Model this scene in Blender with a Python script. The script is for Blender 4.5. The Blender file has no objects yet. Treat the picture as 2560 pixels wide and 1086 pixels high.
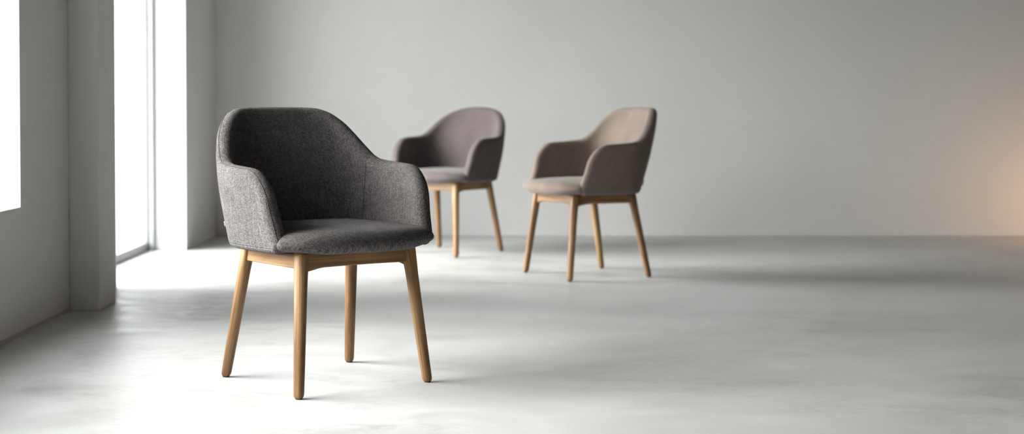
import bpy, bmesh, math, random
from mathutils import Vector, Matrix
random.seed(7)
S = bpy.context.scene
COL = S.collection
PI = math.pi

# ------------------------------------------------------------------ camera
F_PX, CAM_H, PITCH = 3750.0, 0.80, math.radians(1.5)
cd = bpy.data.cameras.new('camera')
cam = bpy.data.objects.new('camera', cd); COL.objects.link(cam); S.camera = cam
cam.location = (0, 0, CAM_H)
cam.rotation_euler = (PI/2 - PITCH, 0, 0)
cd.sensor_width = 36.0
cd.lens = F_PX * 36.0 / 2560.0
cd.shift_x = 80.0 / 2560.0
cd.shift_y = -(273.0 - F_PX*math.tan(PITCH)) / 2560.0
cd.clip_start, cd.clip_end = 0.05, 200
cd.dof.use_dof = True
cd.dof.focus_distance = 4.25
cd.dof.aperture_fstop = (cd.lens/1000.0) / 0.020

# ------------------------------------------------------------------ world, sun, exposure
W = bpy.data.worlds.new('overcast_sky'); S.world = W; W.use_nodes = True
wn, wl = W.node_tree.nodes, W.node_tree.links
bg = wn['Background']
bg.inputs['Color'].default_value = (0.975, 0.985, 1.0, 1)
bg.inputs['Strength'].default_value = 8.6
sd = bpy.data.lights.new('hazy_sun', 'SUN')
sd.energy = 13.5; sd.angle = math.radians(50); sd.color = (1.0, 0.985, 0.96)
sun = bpy.data.objects.new('hazy_sun', sd); COL.objects.link(sun)
SUN_EL, SUN_AZ = math.radians(27), math.radians(7)
sdir = Vector((math.cos(SUN_EL)*math.cos(SUN_AZ), math.cos(SUN_EL)*math.sin(SUN_AZ), -math.sin(SUN_EL)))
sun.rotation_euler = sdir.to_track_quat('-Z', 'Y').to_euler()
sun.location = (-8, 4, 6)
S.view_settings.view_transform = 'Standard'
S.view_settings.look = 'None'
S.view_settings.gamma = 1
S.view_settings.use_curve_mapping = False
S.view_settings.exposure = 0.38
S.cycles.max_bounces = 10
S.cycles.diffuse_bounces = 7
S.cycles.sample_clamp_indirect = 8
S.cycles.use_denoising = True

def portal(name, x, y0, y1, z0, z1):
    ld = bpy.data.lights.new(name, 'AREA'); ld.shape = 'RECTANGLE'
    ld.size, ld.size_y = z1-z0, y1-y0
    ld.cycles.is_portal = True
    o = bpy.data.objects.new(name, ld); COL.objects.link(o)
    o.location = (x, (y0+y1)/2, (z0+z1)/2); o.rotation_euler = (0, -PI/2, 0)

# ------------------------------------------------------------------ room numbers
WL, WLO, WLI = -1.62, -1.98, -1.86      # left wall inner face, outer face, glass plane
YB, YR, XR, ZC = 9.375, -4.0, 5.6, 3.1    # back wall, rear wall, right wall, ceiling
WINS = [(-3.2, -1.6, 0.45, 2.00), (2.5, 5.28, 0.45, 1.88)]
DOOR = (6.67, 8.41, 0.0, 2.2)
for i, (a, b, c, d) in enumerate(WINS + [DOOR]):
    portal('daylight_portal', WLO-0.03, a, b, c, d)

# ------------------------------------------------------------------ helpers
def mat(name):
    m = bpy.data.materials.new(name); m.use_nodes = True
    nt = m.node_tree; return m, nt.nodes, nt.links, nt.nodes['Principled BSDF']

def N(nodes, t, **kw):
    n = nodes.new(t)
    for k, v in kw.items(): setattr(n, k, v)
    return n

def mth(nodes, links, op, a, b=None, c=None):
    n = nodes.new('ShaderNodeMath'); n.operation = op
    for i, v in enumerate((a, b, c)):
        if v is None: continue
        if isinstance(v, (int, float)): n.inputs[i].default_value = v
        else: links.new(v, n.inputs[i])
    return n.outputs[0]

def ramp(nodes, links, fac, stops):
    r = nodes.new('ShaderNodeValToRGB')
    while len(r.color_ramp.elements) < len(stops): r.color_ramp.elements.new(0.5)
    for e, (p, c) in zip(r.color_ramp.elements, stops):
        e.position = p; e.color = (c[0], c[1], c[2], 1)
    links.new(fac, r.inputs[0]); return r.outputs[0]

def noise(nodes, links, vec, scale, detail=4, rough=0.55, dist=0.0):
    n = nodes.new('ShaderNodeTexNoise')
    n.inputs['Scale'].default_value = scale; n.inputs['Detail'].default_value = detail
    n.inputs['Roughness'].default_value = rough; n.inputs['Distortion'].default_value = dist
    if vec is not None: links.new(vec, n.inputs['Vector'])
    return n.outputs['Fac']

def mapping(nodes, links, vec, scale, loc=(0, 0, 0)):
    m = nodes.new('ShaderNodeMapping'); m.inputs['Scale'].default_value = scale
    m.inputs['Location'].default_value = loc
    links.new(vec, m.inputs['Vector']); return m.outputs[0]

def mixc(nodes, links, fac, a, b, mode='MIX'):
    n = nodes.new('ShaderNodeMix'); n.data_type = 'RGBA'; n.blend_type = mode
    for sock, v in ((n.inputs[0], fac), (n.inputs[6], a), (n.inputs[7], b)):
        if isinstance(v, (int, float)): sock.default_value = v
        elif isinstance(v, tuple): sock.default_value = (*v, 1)
        else: links.new(v, sock)
    return n.outputs[2]

def bump(nodes, links, h, bsdf, strength, dist, prev=None):
    b = nodes.new('ShaderNodeBump'); b.inputs['Strength'].default_value = strength
    b.inputs['Distance'].default_value = dist
    links.new(h, b.inputs['Height'])
    if prev is not None: links.new(prev, b.inputs['Normal'])
    if bsdf is not None: links.new(b.outputs[0], bsdf.inputs['Normal'])
    return b.outputs[0]

# ------------------------------------------------------------------ materials
def plaster(name, c0, c1):
    m, n, l, b = mat(name)
    p = N(n, 'ShaderNodeTexCoord').outputs['Object']
    a = noise(n, l, p, 0.9, 6, 0.6, 0.3)
    f = noise(n, l, p, 14, 5, 0.6)
    v = mth(n, l, 'ADD', mth(n, l, 'MULTIPLY', a, 0.75), mth(n, l, 'MULTIPLY', f, 0.25))
    l.new(ramp(n, l, v, [(0.3, c0), (0.7, c1)]), b.inputs['Base Color'])
    b.inputs['Roughness'].default_value = 0.85
    h = mth(n, l, 'ADD', noise(n, l, p, 9, 6, 0.65), mth(n, l, 'MULTIPLY', noise(n, l, p, 160, 3), 0.25))
    bump(n, l, h, b, 0.25, 0.004)
    return m
M_WALL = plaster('grey_plaster', (0.590, 0.585, 0.572), (0.635, 0.630, 0.618))
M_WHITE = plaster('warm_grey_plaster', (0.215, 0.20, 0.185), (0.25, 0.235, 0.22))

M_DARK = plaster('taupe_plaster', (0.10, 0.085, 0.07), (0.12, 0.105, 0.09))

def concrete():
    m, n, l, b = mat('polished_concrete')
    p = N(n, 'ShaderNodeTexCoord').outputs['Object']
    big = noise(n, l, mapping(n, l, p, (0.55, 1.0, 1)), 0.75, 5, 0.6, 0.8)
    mid = noise(n, l, mapping(n, l, p, (0.7, 1.15, 1)), 3.0, 8, 0.68, 0.7)
    fine = noise(n, l, p, 40, 6, 0.7)
    v = mth(n, l, 'ADD', mth(n, l, 'MULTIPLY', big, 0.45), mth(n, l, 'MULTIPLY', mid, 0.40))
    v = mth(n, l, 'ADD', v, mth(n, l, 'MULTIPLY', fine, 0.15))
    base = ramp(n, l, v, [(0.37, (0.29, 0.288, 0.278)), (0.455, (0.375, 0.374, 0.367)), (0.53, (0.415, 0.415, 0.411)), (0.64, (0.46, 0.46, 0.458))])
    # darker mottled patch on the floor beside the pilaster, and loose stains
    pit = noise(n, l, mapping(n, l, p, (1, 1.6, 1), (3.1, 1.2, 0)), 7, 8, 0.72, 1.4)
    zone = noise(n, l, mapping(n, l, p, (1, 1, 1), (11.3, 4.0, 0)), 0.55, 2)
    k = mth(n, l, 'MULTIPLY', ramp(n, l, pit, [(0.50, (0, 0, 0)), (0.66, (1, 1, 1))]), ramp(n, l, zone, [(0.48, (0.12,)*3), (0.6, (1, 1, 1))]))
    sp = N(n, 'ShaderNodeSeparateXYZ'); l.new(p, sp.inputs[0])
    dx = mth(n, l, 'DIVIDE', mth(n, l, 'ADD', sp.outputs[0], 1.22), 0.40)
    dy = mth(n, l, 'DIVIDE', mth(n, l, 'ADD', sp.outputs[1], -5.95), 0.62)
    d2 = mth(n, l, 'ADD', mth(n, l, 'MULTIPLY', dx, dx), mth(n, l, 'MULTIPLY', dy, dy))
    dark_patch = mth(n, l, 'POWER', 2.718, mth(n, l, 'MULTIPLY', d2, -1.0))
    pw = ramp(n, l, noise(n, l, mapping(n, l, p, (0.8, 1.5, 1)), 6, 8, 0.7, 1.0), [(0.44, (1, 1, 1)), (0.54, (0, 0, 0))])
    k = mth(n, l, 'MAXIMUM', mth(n, l, 'MULTIPLY', k, 0.45), mth(n, l, 'MULTIPLY', dark_patch, mth(n, l, 'MULTIPLY', pw, 0.85)))
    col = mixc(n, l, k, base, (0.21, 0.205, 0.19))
    # hairline scratches and specks
    vo = N(n, 'ShaderNodeTexVoronoi'); vo.inputs['Scale'].default_value = 3.2
    l.new(mapping(n, l, p, (1, 1, 1)), vo.inputs['Vector'])
    speck = ramp(n, l, vo.outputs['Distance'], [(0.012, (1, 1, 1)), (0.03, (0, 0, 0))])
    col = mixc(n, l, mth(n, l, 'MULTIPLY', speck, 0.35), col, (0.25, 0.24, 0.22))
    cn = noise(n, l, mapping(n, l, p, (1, 1.3, 1), (5.2, 0.7, 0)), 5.0, 5, 0.6, 0.5)
    line = ramp(n, l, mth(n, l, 'ABSOLUTE', mth(n, l, 'ADD', cn, -0.5)), [(0.0, (1, 1, 1)), (0.003, (0, 0, 0))])
    gate = ramp(n, l, noise(n, l, mapping(n, l, p, (1, 1, 1), (1.7, 9.4, 0)), 4.0, 3), [(0.63, (0, 0, 0)), (0.68, (1, 1, 1))])
    col = mixc(n, l, mth(n, l, 'MULTIPLY', mth(n, l, 'MULTIPLY', line, gate), 0.22), col, (0.16, 0.155, 0.145))
    l.new(col, b.inputs['Base Color'])
    r = ramp(n, l, mid, [(0.35, (0.38,)*3), (0.65, (0.54,)*3)])
    l.new(r, b.inputs['Roughness'])
    b.inputs['Specular IOR Level'].default_value = 0.5
    bump(n, l, mth(n, l, 'ADD', mid, mth(n, l, 'MULTIPLY', fine, 0.3)), b, 0.06, 0.006)
    return m
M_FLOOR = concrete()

def simple(name, c, rough=0.5, metal=0.0):
    m, n, l, b = mat(name)
    p = N(n, 'ShaderNodeTexCoord').outputs['Object']
    f = noise(n, l, p, 30, 3)
    l.new(ramp(n, l, f, [(0.3, tuple(x*0.94 for x in c)), (0.7, tuple(min(1, x*1.05) for x in c))]), b.inputs['Base Color'])
    b.inputs['Roughness'].default_value = rough; b.inputs['Metallic'].default_value = metal
    return m
M_FRAME = simple('grey_frame_paint', (0.30, 0.305, 0.30), 0.4)
M_SKIRT = simple('shadow_gap_grey', (0.40, 0.39, 0.37), 0.8)
M_GLIDE = simple('brown_felt_glide', (0.07, 0.045, 0.03), 0.9)
M_BRASS = simple('brushed_brass', (0.55, 0.38, 0.16), 0.35, 1.0)
M_PAVE = simple('pale_paving', (0.62, 0.62, 0.61), 0.8)
M_LABELW = simple('white_label_cloth', (0.75, 0.75, 0.73), 0.9)
M_LABELB = simple('black_label_cloth', (0.012, 0.012, 0.014), 0.8)

def glass():
    m = bpy.data.materials.new('window_glass'); m.use_nodes = True
    n, l = m.node_tree.nodes, m.node_tree.links
    n.clear()
    o = n.new('ShaderNodeOutputMaterial'); t = n.new('ShaderNodeBsdfTransparent')
    t.inputs[0].default_value = (0.97, 0.985, 0.98, 1)
    g = n.new('ShaderNodeBsdfGlossy'); g.inputs['Roughness'].default_value = 0.02
    lw = n.new('ShaderNodeLayerWeight'); lw.inputs[0].default_value = 0.5
    fr = mth(n, l, 'ADD', mth(n, l, 'MULTIPLY', mth(n, l, 'POWER', lw.outputs['Facing'], 5.0), 0.6), 0.03)
    mx = n.new('ShaderNodeMixShader')
    l.new(fr, mx.inputs[0]); l.new(t.outputs[0], mx.inputs[1]); l.new(g.outputs[0], mx.inputs[2])
    l.new(mx.outputs[0], o.inputs[0])
    return m
M_GLASS = glass()

def glow(name, c, e):
    m, n, l, b = mat(name)
    b.inputs['Base Color'].default_value = (*c, 1)
    b.inputs['Emission Color'].default_value = (*c, 1)
    b.inputs['Emission Strength'].default_value = e
    return m
M_GLOBE = glow('warm_opal_globe', (1.0, 0.56, 0.28), 11.0)

def oak():
    m, n, l, b = mat('oiled_oak')
    uv = N(n, 'ShaderNodeUVMap').outputs[0]            # u along the grain (m), v across (m)
    oi = N(n, 'ShaderNodeObjectInfo').outputs['Random']
    cmb = N(n, 'ShaderNodeCombineXYZ'); l.new(mth(n, l, 'MULTIPLY', oi, 37.0), cmb.inputs[2])
    va = N(n, 'ShaderNodeVectorMath'); l.new(uv, va.inputs[0]); l.new(cmb.outputs[0], va.inputs[1])
    p = va.outputs[0]
    g1 = noise(n, l, mapping(n, l, p, (2.2, 120, 1)), 1.0, 5, 0.6, 0.6)
    g2 = noise(n, l, mapping(n, l, p, (10, 560, 1)), 1.0, 3, 0.6)
    g3 = noise(n, l, mapping(n, l, p, (3, 14, 1)), 1.0, 3)
    v = mth(n, l, 'ADD', mth(n, l, 'MULTIPLY', g1, 0.5), mth(n, l, 'MULTIPLY', g3, 0.5))
    c = ramp(n, l, v, [(0.38, (0.085, 0.040, 0.014)), (0.47, (0.170, 0.088, 0.034)), (0.53, (0.228, 0.127, 0.053)), (0.62, (0.300, 0.180, 0.084))])
    pore = ramp(n, l, g2, [(0.56, (0, 0, 0)), (0.70, (1, 1, 1))])
    c = mixc(n, l, mth(n, l, 'MULTIPLY', pore, 0.6), c, (0.20, 0.095, 0.035))
    l.new(c, b.inputs['Base Color'])
    b.inputs['Roughness'].default_value = 0.48
    b.inputs['Specular IOR Level'].default_value = 0.35
    bump(n, l, g2, b, 0.12, 0.0006)
    return m
M_OAK = oak()

def weave(name, dark, light, row=0.0046, cell=0.0058, fleck=1.0, bstr=0.9):
    """chunky hopsack cloth on UVs in metres"""
    m, n, l, b = mat(name)
    uv = N(n, 'ShaderNodeUVMap').outputs[0]
    wob = noise(n, l, mapping(n, l, uv, (60, 60, 1)), 1.0, 3)
    s = N(n, 'ShaderNodeSeparateXYZ'); l.new(uv, s.inputs[0])
    wv = mth(n, l, 'MULTIPLY', mth(n, l, 'ADD', wob, -0.5), 0.0022)
    v = mth(n, l, 'DIVIDE', mth(n, l, 'ADD', s.outputs[1], wv), row)
    u = mth(n, l, 'DIVIDE', mth(n, l, 'ADD', s.outputs[0], wv), cell)
    fl = mth(n, l, 'FLOOR', v)
    par = mth(n, l, 'MULTIPLY', mth(n, l, 'MODULO', mth(n, l, 'ADD', fl, 1000.0), 3.0), 1.0/3.0)
    uo = mth(n, l, 'ADD', u, par)
    a = mth(n, l, 'ABSOLUTE', mth(n, l, 'SINE', mth(n, l, 'MULTIPLY', v, PI)))
    c = mth(n, l, 'ABSOLUTE', mth(n, l, 'SINE', mth(n, l, 'MULTIPLY', uo, PI)))
    a = mth(n, l, 'POWER', a, 0.5); c = mth(n, l, 'POWER', c, 0.6)
    h = mth(n, l, 'MULTIPLY', a, mth(n, l, 'ADD', mth(n, l, 'MULTIPLY', c, 0.75), 0.25))
    # per-stitch colour variation
    cell_id = N(n, 'ShaderNodeCombineXYZ'); l.new(mth(n, l, 'FLOOR', uo), cell_id.inputs[0]); l.new(fl, cell_id.inputs[1])
    wn_ = N(n, 'ShaderNodeTexWhiteNoise'); wn_.noise_dimensions = '2D'; l.new(cell_id.outputs[0], wn_.inputs['Vector'])
    fine = noise(n, l, mapping(n, l, uv, (700, 1100, 1)), 1.0, 2)
    patch = noise(n, l, mapping(n, l, uv, (10, 22, 1)), 1.0, 4, 0.6)
    streak = noise(n, l, mapping(n, l, uv, (160, 12, 1)), 1.0, 3)
    t = mth(n, l, 'MULTIPLY', h, 0.46)
    t = mth(n, l, 'ADD', t, mth(n, l, 'MULTIPLY', wn_.outputs['Value'], 0.22*fleck))
    t = mth(n, l, 'ADD', t, mth(n, l, 'MULTIPLY', mth(n, l, 'ADD', fine, -0.5), 0.35))
    t = mth(n, l, 'ADD', t, mth(n, l, 'MULTIPLY', mth(n, l, 'ADD', patch, -0.5), 0.22))
    t = mth(n, l, 'ADD', t, mth(n, l, 'MULTIPLY', mth(n, l, 'ADD', streak, -0.5), 0.30))
    l.new(ramp(n, l, t, [(0.15, dark), (0.85, light)]), b.inputs['Base Color'])
    b.inputs['Roughness'].default_value = 0.95
    b.inputs['Specular IOR Level'].default_value = 0.15
    b.inputs['Sheen Weight'].default_value = 0.06; b.inputs['Sheen Roughness'].default_value = 0.5
    hh = mth(n, l, 'ADD', h, mth(n, l, 'MULTIPLY', fine, 0.35))
    nb = bump(n, l, patch, None, 0.25, 0.006)
    bump(n, l, hh, b, bstr, 0.0016, nb)
    return m
M_CHARCOAL = weave('charcoal_hopsack_cloth', (0.010, 0.0088, 0.0085), (0.235, 0.213, 0.212), row=0.0036, cell=0.0036)

def suede(name, c0, c1, sc=1.0):
    m, n, l, b = mat(name)
    uv = N(n, 'ShaderNodeUVMap').outputs[0]
    patch = noise(n, l, mapping(n, l, uv, (14, 9, 1)), 1.0, 6, 0.65, 0.5)
    fine = noise(n, l, mapping(n, l, uv, (500, 500, 1)), 1.0, 3)
    t = mth(n, l, 'ADD', mth(n, l, 'MULTIPLY', patch, 0.75), mth(n, l, 'MULTIPLY', fine, 0.25))
    l.new(ramp(n, l, t, [(0.3, c0), (0.7, c1)]), b.inputs['Base Color'])
    b.inputs['Roughness'].default_value = 0.92
    b.inputs['Specular IOR Level'].default_value = 0.2
    b.inputs['Sheen Weight'].default_value = 0.12; b.inputs['Sheen Roughness'].default_value = 0.45
    nb = bump(n, l, patch, None, 0.3, 0.006)
    bump(n, l, fine, b, 0.4, 0.0008, nb)
    return m
M_MAUVE = suede('mauve_grey_felt', (0.070, 0.057, 0.056), (0.100, 0.081, 0.080))
M_TAUPE = suede('taupe_suede', (0.125, 0.097, 0.081), (0.178, 0.140, 0.118))
M_THREAD = simple('dark_seam_thread', (0.030, 0.027, 0.026), 0.95)
M_THREAD_M = simple('mauve_seam_thread', (0.08, 0.066, 0.066), 0.95)
M_THREAD_T = simple('taupe_seam_thread', (0.14, 0.11, 0.09), 0.95)

# ------------------------------------------------------------------ mesh helpers
def make(name, verts, faces, m, parent=None, uvs=None, smooth=True, fuv=None):
    me = bpy.data.meshes.new(name)
    me.from_pydata([tuple(v) for v in verts], [], faces)
    if uvs is not None:
        lay = me.uv_layers.new(name='UVMap')
        for lp in me.loops: lay.data[lp.index].uv = uvs[lp.vertex_index]
        for fi, d in (fuv or {}).items():
            for li in me.polygons[fi].loop_indices:
                vi = me.loops[li].vertex_index
                if vi in d: lay.data[li].uv = d[vi]
    me.materials.append(m)
    if smooth:
        for p in me.polygons: p.use_smooth = True
    me.update()
    o = bpy.data.objects.new(name, me); COL.objects.link(o)
    if parent: o.parent = parent
    return o

def fix_normals(o):
    bm = bmesh.new(); bm.from_mesh(o.data)
    bmesh.ops.recalc_face_normals(bm, faces=bm.faces); bm.to_mesh(o.data); bm.free()

def boxes(name, bl, m, parent=None, bevel=0.0, kind=None):
    bm = bmesh.new()
    for (x0, x1, y0, y1, z0, z1) in bl:
        mt = Matrix.Translation(((x0+x1)/2, (y0+y1)/2, (z0+z1)/2)) @ Matrix.Diagonal((x1-x0, y1-y0, z1-z0, 1))
        bmesh.ops.create_cube(bm, size=1, matrix=mt)
    me = bpy.data.meshes.new(name); bm.to_mesh(me); bm.free(); me.materials.append(m)
    o = bpy.data.objects.new(name, me); COL.objects.link(o)
    if parent: o.parent = parent
    if bevel:
        b = o.modifiers.new('bevel', 'BEVEL'); b.width = bevel; b.segments = 2; b.limit_method = 'ANGLE'
    if kind: o['kind'] = kind
    return o

def tube(name, pts, r, m, parent, seg=8, cap=True):
    vs, fs = [], []
    n = len(pts)
    for i, p in enumerate(pts):
        t = (pts[min(i+1, n-1)] - pts[max(i-1, 0)]).normalized()
        a = t.orthogonal().normalized() if i == 0 else (a - t*a.dot(t)).normalized()
        c = t.cross(a)
        rr = r[i] if isinstance(r, list) else r
        for k in range(seg):
            q = 2*PI*k/seg
            vs.append(p + a*(rr*math.cos(q)) + c*(rr*math.sin(q)))
    for i in range(n-1):
        for k in range(seg):
            k2 = (k+1) % seg
            fs.append((i*seg+k, i*seg+k2, (i+1)*seg+k2, (i+1)*seg+k))
    if cap:
        fs.append(tuple(range(seg))[::-1]); fs.append(tuple((n-1)*seg+k for k in range(seg)))
    uv = [(v.z, v.x) for v in vs]
    return make(name, vs, fs, m, parent, uv)

# ------------------------------------------------------------------ room
E = 0.0
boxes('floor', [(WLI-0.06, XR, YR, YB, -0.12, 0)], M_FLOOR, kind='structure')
boxes('wall_back', [(WLO, XR+0.2, YB, YB+0.2, -0.12, ZC)], M_WALL, kind='structure')
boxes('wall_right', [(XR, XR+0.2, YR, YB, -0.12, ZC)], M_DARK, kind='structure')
boxes('wall_rear', [(WLO, XR+0.2, YR-0.2, YR, -0.12, ZC)], M_WHITE, kind='structure')
boxes('ceiling', [(WLO, XR+0.2, YR-0.2, YB+0.2, ZC, ZC+0.2)], M_WHITE, kind='structure')
seg = []
(a0, a1, s0, h0), (b0, b1, s1, h1) = WINS
seg += [(WLO, WL, YR, a0, 0, ZC), (WLO, WL, a0, a1, 0, s0), (WLO, WL, a0, a1, h0, ZC), (WLO, WL, a1, b0, 0, ZC)]
seg += [(WLO, WL, b0, b1, 0, s1), (WLO, WL, b0, b1, h1, ZC), (WLO, WL, b1, DOOR[0], 0, ZC)]
seg += [(WLO, WL, DOOR[0], DOOR[1], DOOR[3], ZC), (WLO, WL-0.03, DOOR[1], YB, 0, ZC)]
boxes('wall_left', seg, M_WALL, kind='structure')
boxes('trim_1', [(WL, -1.50, 5.90, 6.16, 0, ZC)], M_WALL, bevel=0.004, kind='structure')   # shallow pilaster

def window(name, y0, y1, z0, z1, mull, rail=0.035):
    x0, x1 = WLI-0.06, WLI
    f = 0.035
    fr = [(x0, x1, y0, y1, z0, z0+rail), (x0, x1, y0, y1, z1-f, z1), (x0, x1, y0, y0+f, z0+rail, z1-f), (x0, x1, y1-f, y1, z0+rail, z1-f)]
    for y in mull: fr.append((x0, x1, y-f/2, y+f/2, z0+rail, z1-f))
    w = boxes(name, fr, M_FRAME, bevel=0.003, kind='structure')
    boxes('window_glass', [(x0+0.027, x0+0.033, y0+f, y1-f, z0+rail, z1-f)], M_GLASS, w)
window('window_1', *WINS[1], [3.8])
window('window_2', *WINS[0], [])
window('window_3', *DOOR, [7.30], 0.045)
boxes('trim_4', [(WLI+0.001, WLI+0.032, DOOR[1]-0.028, DOOR[1]-0.0005, 0.0005, DOOR[3]-0.001)], M_FRAME, kind='structure')
boxes('trim_2', [(WL-0.0005, WL+0.004, YR, 5.90, 0, 0.012)], M_SKIRT, kind='structure')
boxes('trim_3', [(-2.12, -2.09, 8.86, 8.90, -0.05, 3.0)], M_FRAME, kind='structure')
boxes('ground_outside', [(-30, WLI-0.07, -25, 40, -0.25, -0.05)], M_PAVE, kind='structure')

# ------------------------------------------------------------------ chairs
def interp(ctrl, x):
    """monotone cubic through control points"""
    n = len(ctrl)
    if x <= ctrl[0][0]: return ctrl[0][1]
    if x >= ctrl[-1][0]: return ctrl[-1][1]
    d = [(ctrl[i+1][1]-ctrl[i][1])/(ctrl[i+1][0]-ctrl[i][0]) for i in range(n-1)]
    m = [d[0]] + [0 if d[i-1]*d[i] <= 0 else 2*d[i-1]*d[i]/(d[i-1]+d[i]) for i in range(1, n-1)] + [d[-1]]
    for i in range(n-1):
        if x <= ctrl[i+1][0]:
            h = ctrl[i+1][0]-ctrl[i][0]; t = (x-ctrl[i][0])/h
            return ((2*t**3-3*t*t+1)*ctrl[i][1] + (t**3-2*t*t+t)*h*m[i] + (-2*t**3+3*t*t)*ctrl[i+1][1] + (t**3-t*t)*h*m[i+1])

class Shell:
    def __init__(s, top, wz, bz, ez, T=0.048, zb=0.396, rad=0.075, n=3.0):
        s.top, s.wz, s.bz, s.ez, s.T, s.zb, s.rad = top, wz, bz, ez, T, zb, rad
        K = 400; pts = []
        for i in range(K+1):
            q = PI/2*i/K                       # 0 at back centre -> pi/2 at side
            cx, cy = math.sin(q)**(2/n), math.cos(q)**(2/n)
            pts.append((cx, cy))
        s.tab = [(0.0, 0.0, 1.0)]; acc = 0
        for i in range(1, K+1):
            acc += math.hypot((pts[i][0]-pts[i-1][0])*0.25, (pts[i][1]-pts[i-1][1])*0.25)
            s.tab.append((acc, *pts[i]))
        s.sb = acc                             # arc where the straight arm starts
        s.S = acc + 0.125
    def unit(s, a):
        lo, hi = 0, len(s.tab)-1
        while hi-lo > 1:
            mid = (lo+hi)//2
            if s.tab[mid][0] <= a: lo = mid
            else: hi = mid
        A, B = s.tab[lo], s.tab[hi]; t = (a-A[0])/(B[0]-A[0])
        return A[1]+(B[1]-A[1])*t, A[2]+(B[2]-A[2])*t
    def P(s, a, z):
        sg = 1 if a >= 0 else -1; a = abs(a)
        w, b = interp(s.wz, z), interp(s.bz, z)
        if a <= s.sb:
            cx, cy = s.unit(a); return Vector((sg*w*cx, b*cy, z))
        e = (a-s.sb)/(s.S-s.sb)
        return Vector((sg*(w-0.006*e*e), -interp(s.ez, z)*e, z))
    def H(s, a):                               # mid-surface top (already half a thickness lower)
        a = abs(a); h = interp(s.top, a) - s.T/2
        r = s.rad; x = a-(s.S-r)
        if x > 0: h -= r*(1-math.sqrt(max(0, 1-(x/r)**2)))*0.95
        return h
    def mid(s, a, t):
        zb = s.zb+s.T/2
        z = zb+(s.H(a)-zb)*t
        return s.P(a, z)
    def nrm(s, a, t):                          # outward
        e = 1e-3
        a0, a1 = max(-s.S, a-e), min(s.S, a+e)
        z = s.mid(a, t).z
        du = s.P(a1, z)-s.P(a0, z); dv = s.P(a, z+e)-s.P(a, z-e)
        n = du.cross(dv).normalized()
        ref = Vector((n.x, n.y, 0)); c = s.mid(a, t)
        if ref.dot(Vector((c.x, max(c.y, 0)*1.0, 0))) < 0: n = -n
        return n
    def surf(s, a, t, side, lift=0.0):
        off = s.T/2 + lift
        if side < 0:
            k = max(0, 1-(abs(a)/0.30)**2)
            off += 0.010*k*math.sin(PI*min(1, max(0, t)))
        return s.mid(a, t) + s.nrm(a, t)*off*side
    def build(s, name, m, parent):
        NV = 30
        # column positions: dense where contour bends and towards the rounded arm front
        cols = []
        na = 70
        for i in range(na+1): cols.append((s.S-s.rad)*i/na)
        for i in range(1, 17): cols.append(s.S - s.rad*(1-math.sin(PI/2*i/16)))
        cols = [-c for c in cols[::-1]][:-1] + cols
        NU = len(cols)
        vs, uv, fs = [], [], []
        idx = {}
        for side in (1, -1):
            for i, a in enumerate(cols):
                for j in range(NV+1):
                    t = j/NV
                    idx[side, i, j] = len(vs)
                    v = s.surf(a, t, side); vs.append(v)
                    uv.append((a, v.z))
        for side in (1, -1):
            for i in range(NU-1):
                for j in range(NV):
                    q = (idx[side, i, j], idx[side, i+1, j], idx[side, i+1, j+1], idx[side, i, j+1])
                    fs.append(q if side > 0 else q[::-1])
        loop = [(i, 0) for i in range(NU)] + [(NU-1, j) for j in range(1, NV+1)] + [(i, NV) for i in range(NU-2, -1, -1)] + [(0, j) for j in range(NV-1, 0, -1)]
        L = len(loop); KR = 9
        mids = [s.mid(cols[i], j/NV) for i, j in loop]
        endv = []; fuv = {}
        rings = []
        cen = Vector((0, 0, 0))
        s.rim = []
        for k, (i, j) in enumerate(loop):
            a, t = cols[i], j/NV
            n = s.nrm(a, t)
            tan = (mids[(k+1) % L]-mids[k-1]).normalized()
            e = tan.cross(n).normalized()
            # outward: away from interior neighbour
            ii = min(max(i, 1), NU-2); jj = min(max(j, 1), NV-1)
            inward = s.mid(cols[ii], jj/NV)-mids[k]
            if i in (0, NU-1) and j not in (0, NV): inward = s.mid(cols[1 if i == 0 else NU-2], t)-mids[k]
            if j in (0, NV) and i not in (0, NU-1): inward = s.mid(a, jj/NV)-mids[k]
            if e.dot(inward) > 0: e = -e
            po, pi_ = vs[idx[1, i, j]], vs[idx[-1, i, j]]
            c = (po+pi_)/2; R = (po-pi_).length/2; nn = (po-pi_).normalized()
            ring = [idx[1, i, j]]
            ud = (s.P(min(s.S, a+1e-3), c.z)-s.P(max(-s.S, a-1e-3), c.z)).normalized()
            eu, ez = e.dot(ud), e.z
            for q in range(1, KR):
                ph = PI*q/KR
                v = c + nn*(R*math.cos(ph)) + e*(R*(math.sin(ph)**0.85))
                ring.append(len(vs)); vs.append(v)
                uv.append((a + R*ph*eu, c.z + R*ph*ez))
            ring.append(idx[-1, i, j]); rings.append(ring)
            endv.append((a + R*PI*eu, c.z + R*PI*ez))
            s.rim.append((i, j, c, nn, e, R))
        for k in range(L):
            A, B = rings[k], rings[(k+1) % L]
            for q in range(KR):
                if q == KR-1: fuv[len(fs)] = {A[KR]: endv[k], B[KR]: endv[(k+1) % L]}
                fs.append((A[q], A[q+1], B[q+1], B[q]))
        o = make(name, vs, fs, m, parent, uv, fuv=fuv)
        fix_normals(o)
        s.cols, s.NV = cols, NV
        return o

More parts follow.
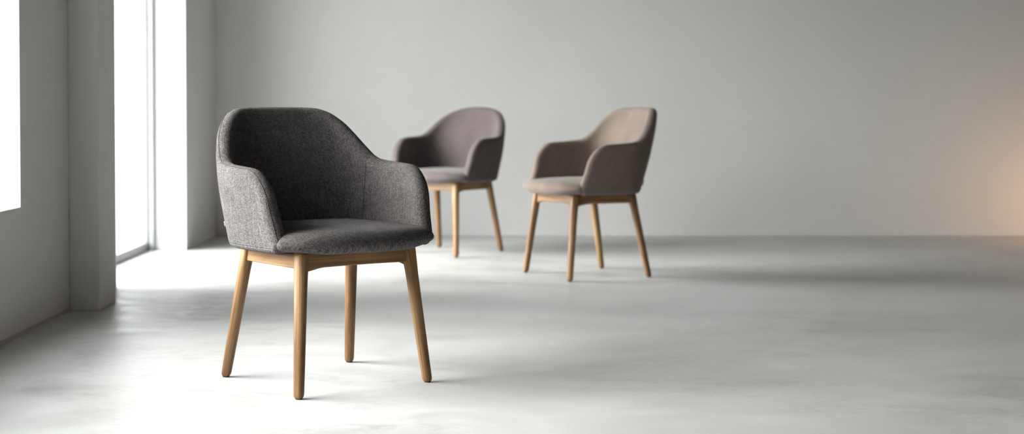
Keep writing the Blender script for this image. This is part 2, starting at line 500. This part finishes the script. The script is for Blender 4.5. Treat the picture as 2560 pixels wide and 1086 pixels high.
def seat_cushion(name, m, parent, z0=0.392, z1=0.465, half=0.234, fhalf=0.290, front=0.268, back=0.205, arm_e=0.168):
    NP, NR = 128, 40
    def plan(q):
        # q angle, 0 = +x, -pi/2 = front
        c, s_ = math.cos(q), math.sin(q)
        nf = 2.9
        if s_ < 0:
            x = math.copysign(abs(c)**(2/nf), c); y = -front*abs(s_)**(2/nf)
        else:
            x = math.copysign(abs(c)**(2/4.0), c); y = back*abs(s_)**(2/4.0)
        # outside the arms the pad swells sideways
        k = min(1, max(0, (-y-0.12)/0.07)); k = k*k*(3-2*k)
        w = half+(fhalf-half)*k
        if s_ < 0:
            xx = (max(0, 1-(abs(y)/front)**3.8))**(1/2.6)
            x = math.copysign(xx, c) if abs(c) > 1e-6 else 0
        return Vector((x*w, y))
    vs, fs, uv = [], [], []
    CR = z1+0.004-(z0+0.029+0.032)
    zm = z0+0.029
    fr = 0.125                                  # share of the radius taken by the rounded nose
    rs = [(0.08*k, 1) for k in range(1, 11)] + [(1-fr+fr*math.sin(PI/2*k/12), 1) for k in range(0, 12)]
    rs += [(1.0, 1)] + [(r_, -1) for r_, _ in rs[::-1]]
    NR = len(rs)+1
    for r, sd_ in rs:
        cs = sd_; x_ = max(0, (r-(1-fr))/fr); hz = math.sqrt(max(0, 1-x_*x_))
        h0 = 0.032 if sd_ > 0 else (zm-z0)
        for i in range(NP):
            q = 2*PI*i/NP
            p = plan(q)
            # pull the boundary in along its own direction
            d = p.length
            rr = r
            p2 = p*rr
            kc = max(0, min(1, (abs(p.x)-0.13)/0.13))*max(0, min(1, (-p.y-0.08)/0.09)); kc = kc*kc*(3-2*kc)
            hh = h0*(1-(0.20 if sd_ > 0 else 0.38)*kc*rr**2)
            zz = zm + hh*hz*cs
            if cs > 0: zz += CR*(1-rr**2.4)
            else: zz += 0.002*max(0, -p2.y/front)**3
            vs.append(Vector((p2.x, p2.y, zz)))
            arc = (1-rr)*d if cs > 0 else -(1-rr)*d
            uv.append((p2.x*0.70710678 + p2.y*0.70710678 + (zz-z1)*0.7, -p2.x*0.70710678 + p2.y*0.70710678 + (zz-z1)*0.7))
    top, bot = len(vs), len(vs)+1
    vs += [Vector((0, 0, z1+0.004)), Vector((0, 0, z0))]; uv += [(0, 0), (0, 0)]
    for j in range(NR-2):
        for i in range(NP):
            i2 = (i+1) % NP
            fs.append((j*NP+i, j*NP+i2, (j+1)*NP+i2, (j+1)*NP+i))
    for i in range(NP):
        i2 = (i+1) % NP
        fs.append((top, i2, i)); fs.append((bot, (NR-2)*NP+i, (NR-2)*NP+i2))
    o = make(name, vs, fs, m, parent, uv)
    fix_normals(o); return o

def leg(parent, foot, head, r0=0.0148, r1=0.0188, sgn=(1, 1)):
    """round tapered oak leg, squarer towards the head, rounded foot edge"""
    d = head-foot; n = 36; seg = 28
    vs, fs, uv = [], [], []
    prof = [(0.0, 0.72), (0.004, 0.90), (0.010, 0.985), (0.018, 1.0)]
    rows = []
    L = d.length
    for s_, k in prof: rows.append((s_/L, k))
    for i in range(1, n+1): rows.append((0.018/L + (1-0.018/L)*i/n, 1.0))
    for t, k in rows:
        r = (r0+(r1-r0)*min(1, t*1.25))*k
        sq = 2.0 + 1.6*max(0, (t-0.80)/0.20)
        c = foot+d*t
        for j in range(seg):
            q = 2*PI*j/seg
            cx = math.copysign(abs(math.cos(q))**(2/sq), math.cos(q)); cy = math.copysign(abs(math.sin(q))**(2/sq), math.sin(q))
            vs.append(c+Vector((cx*r, cy*r, 0)))
            uv.append((t*L, abs(q-PI)*r0*1.6))
    for i in range(len(rows)-1):
        for j in range(seg):
            j2 = (j+1) % seg
            fs.append((i*seg+j, i*seg+j2, (i+1)*seg+j2, (i+1)*seg+j))
    fs.append(tuple(range(seg))[::-1]); m_ = (len(rows)-1)*seg; fs.append(tuple(m_+j for j in range(seg)))
    o = make('leg', vs, fs, M_OAK, parent, uv)
    gv, gf = [], []
    for z, r in ((0.0, 0.0095), (0.0045, 0.0105)):
        for j in range(20):
            q = 2*PI*j/20; gv.append(Vector((foot.x+r*math.cos(q), foot.y+r*math.sin(q), z)))
    for j in range(20): gf.append((j, (j+1) % 20, 20+(j+1) % 20, 20+j))
    gf += [tuple(range(20))[::-1], tuple(20+j for j in range(20))]
    g = make('foot_glide', gv, gf, M_GLIDE, o, [(0, 0)]*40)
    return o

def rail(parent, A, B, zt, h, th, flareA=0.0, flareB=0.0, arch=0.0):
    """apron rail between two points (xy), with a slightly relieved lower edge"""
    d = (B-A); L = d.length; u = d/L; w = Vector((-u.y, u.x))
    n = 24; vs, fs, uv = [], [], []
    prof = [(-1, 0, 0.0), (-1, 1, 0.0), (1, 1, 0.0), (1, 0, 0.0)]
    b = 0.0022
    for i in range(n+1):
        t = i/n; p = A+u*(L*t)
        fa = max(0, 1-t*L/0.050); fb = max(0, 1-(1-t)*L/0.050)
        zb = zt-h-flareA*fa-flareB*fb+arch*math.sin(PI*t)
        ring = [(-th/2+b, zb), (-th/2, zb+b), (-th/2, zt-b), (-th/2+b, zt), (th/2-b, zt), (th/2, zt-b), (th/2, zb+b), (th/2-b, zb)]
        cum = 0
        for k, (o_, z) in enumerate(ring):
            vs.append(Vector((p.x+w.x*o_, p.y+w.y*o_, z)))
            uv.append((t*L, z + (o_ if k in (3, 4, 0, 7) else 0)))
    for i in range(n):
        for k in range(8):
            k2 = (k+1) % 8
            fs.append((i*8+k, i*8+k2, (i+1)*8+k2, (i+1)*8+k))
    fs.append(tuple(range(8))[::-1]); fs.append(tuple(n*8+k for k in range(8)))
    o = make('apron_rail', vs, fs, M_OAK, parent, uv, smooth=False)
    fix_normals(o); return o

def armchair(label, loc, rot, shell, cloth, thread, tag_m, tag_spec, cushion=None):
    e = bpy.data.objects.new('armchair', None); COL.objects.link(e)
    e.location = loc; e.rotation_euler = (0, 0, rot)
    e['label'] = label; e['category'] = 'chair'; e['group'] = 'upholstered armchairs on oak legs'
    body = shell.build('backrest', cloth, e)
    # seams: outer edge of arm fronts and top roll, inner corner between back and arm
    T = shell.T
    pts = []
    for (i, j, c, nn, ee, R) in shell.rim:
        if j == 0 and 0 < i < len(shell.cols)-1: continue
        ph = 0.30*PI if True else 0
        pts.append((i, j, c + nn*(R*math.cos(ph)) + ee*(R*(math.sin(ph)**0.85))))
    tube('edge_seam', [p[2] for p in pts], 0.0011, thread, body, 6)
    for sg in (1, -1):
        a = sg*(shell.sb-0.175)
        line = [shell.surf(a+sg*0.035*t_, t_, -1, 0.0) for t_ in [0.05+0.93*k/40 for k in range(41)]]
        tube('back_seam', line, 0.0012, thread, body, 6)
    if tag_spec:
        nx, ny, t, h = tag_spec                  # outward direction of the fold the label is sewn into
        a = max([-shell.S*0.8 + 1.6*shell.S*k/400 for k in range(401)], key=lambda q: shell.nrm(q, t).dot(Vector((nx, ny, 0))))
        w = 0.0022
        c = shell.surf(a, t, 1, 0.0); nn = shell.nrm(a, t)
        uax = (shell.surf(a+0.01, t, 1)-shell.surf(a-0.01, t, 1)).normalized(); vax = nn.cross(uax)
        if vax.z < 0: vax = -vax
        vs = []
        for dz in (-0.002, 0.0032):
            for (p, q) in ((-1, -1), (1, -1), (1, 1), (-1, 1)): vs.append(c+nn*dz*(1 if dz > 0 else 1)+uax*p*w/2+vax*q*h/2)
        tg = make('fabric_label', vs, [(0, 3, 2, 1), (4, 5, 6, 7), (0, 1, 5, 4), (1, 2, 6, 5), (2, 3, 7, 6), (3, 0, 4, 7)], tag_m, body, [(0, 0)]*8, False)
        tg['label'] = 'small sewn label on the back'
    # upholstered pan closing the shell under the cushion
    kw = cushion or {}
    seat = seat_cushion('seat', cloth, e, **kw)
    pv, pf, n = [], [], 60
    ring = []
    for k in range(n+1):
        a = -shell.S*0.97 + 2*shell.S*0.97*k/n
        p = shell.P(a, 0.402); ring.append(Vector((p.x*0.965, p.y*0.965 if p.y > 0 else p.y)))
    for z in (0.3935, 0.425):
        for p in ring: pv.append(Vector((p.x, p.y, z)))
    m_ = n+1
    pf.append(tuple(range(m_))[::-1]); pf.append(tuple(m_+k for k in range(m_)))
    for k in range(m_): pf.append((k, (k+1) % m_, m_+(k+1) % m_, m_+k))
    pan = make('seat_base', pv, pf, cloth, e, [(v.x, v.y) for v in pv], False)
    # legs
    zt = 0.400
    hx, hf, hb, fx = 0.178, 0.168, 0.138, 0.215
    heads = {}
    for sx in (-1, 1):
        for sy, hy in ((-1, hf), (1, hb)):
            foot = Vector((sx*fx, sy*fx, 0.003)); head = Vector((sx*hx, sy*hy, zt))
            leg(e, foot, head); heads[sx, sy] = head
    def at(sx, sy): h = heads[sx, sy]; return Vector((h.x, h.y))
    zr, hr = 0.396, 0.044
    inn = 0.010
    def rr(p, q, **k2):
        u = (q-p).normalized(); rail(e, p+u*inn, q-u*inn, zr, hr, 0.022, **k2)
    rr(at(-1, -1), at(1, -1), flareA=0.009, arch=0.0015)
    rr(at(-1, 1), at(1, 1))
    rr(at(-1, -1), at(-1, 1))
    rr(at(1, -1), at(1, 1), flareA=0.009)
    return e

WZ = [(0.39, 0.244), (0.45, 0.253), (0.60, 0.267), (0.70, 0.262), (0.80, 0.240)]
BZ = [(0.39, 0.182), (0.45, 0.202), (0.60, 0.250), (0.72, 0.285), (0.82, 0.310)]
EZ = [(0.39, 0.172), (0.45, 0.149), (0.50, 0.132), (0.64, 0.100)]
TOP_A = [(0, 0.803), (0.09, 0.802), (0.13, 0.800), (0.165, 0.789), (0.195, 0.764), (0.222, 0.728), (0.25, 0.689), (0.28, 0.657), (0.31, 0.644), (0.36, 0.638), (0.43, 0.634), (0.50, 0.630), (0.55, 0.626)]
TOP_R = [(0, 0.806), (0.05, 0.804), (0.10, 0.797), (0.15, 0.780), (0.19, 0.753), (0.222, 0.722), (0.25, 0.690), (0.28, 0.660), (0.33, 0.643), (0.43, 0.637), (0.50, 0.632), (0.56, 0.625)]

chairs = [
 dict(label='large sharp charcoal woven-cloth armchair in the foreground, nearest the window wall', loc=(-0.4545, 4.398, 0), rot=math.radians(36.9),
      shell=Shell(TOP_A, WZ, BZ, EZ), cloth=M_CHARCOAL, thread=M_THREAD, tag_m=M_LABELW, tag_spec=(-0.888, 0.466, 0.22, 0.013)),
 dict(label='mauve-grey armchair with a round arched back, farthest back, partly behind the charcoal armchair', loc=(-0.181, 8.30, 0), rot=-math.radians(34.9),
      shell=Shell(TOP_R, WZ, BZ, EZ), cloth=M_MAUVE, thread=M_THREAD_M, tag_m=M_LABELB, tag_spec=None),
 dict(label='taupe suede armchair turned towards the left, rightmost of the three on the concrete floor', loc=(0.5095, 7.171, 0), rot=-math.radians(63.5),
      shell=Shell(TOP_A, WZ, BZ, EZ), cloth=M_TAUPE, thread=M_THREAD_T, tag_m=M_LABELB, tag_spec=(0.52, 0.853, 0.10, 0.024)),
]
for c in chairs: armchair(**c)

# ------------------------------------------------------------------ warm globe lamp beyond the right edge of the frame
lx, ly = 3.62, 8.80
lamp = bpy.data.objects.new('floor_lamp', None); COL.objects.link(lamp); lamp.location = (lx, ly, 0)
lamp['label'] = 'low brass floor lamp with a warm opal globe at the back wall'; lamp['category'] = 'lamp'
def lathe(name, prof, m, parent, seg=40):
    vs, fs = [], []
    for r, z in prof:
        for k in range(seg): vs.append(Vector((r*math.cos(2*PI*k/seg), r*math.sin(2*PI*k/seg), z)))
    for i in range(len(prof)-1):
        for k in range(seg):
            k2 = (k+1) % seg; fs.append((i*seg+k, i*seg+k2, (i+1)*seg+k2, (i+1)*seg+k))
    fs.append(tuple(range(seg))[::-1]); m_ = (len(prof)-1)*seg; fs.append(tuple(m_+k for k in range(seg)))
    return make(name, vs, fs, m, parent, [(0, 0)]*len(vs))
lathe('base', [(0.12, 0), (0.125, 0.004), (0.125, 0.014), (0.12, 0.018), (0.02, 0.022), (0.012, 0.03)], M_BRASS, lamp)
lathe('pole', [(0.008, 0.02), (0.008, 0.10), (0.03, 0.105), (0.035, 0.125)], M_BRASS, lamp)
lathe('lamp_globe', [(0.11*math.sin(PI*k/24)+0.001, 0.225-0.11*math.cos(PI*k/24)) for k in range(1, 24)], M_GLOBE, lamp)
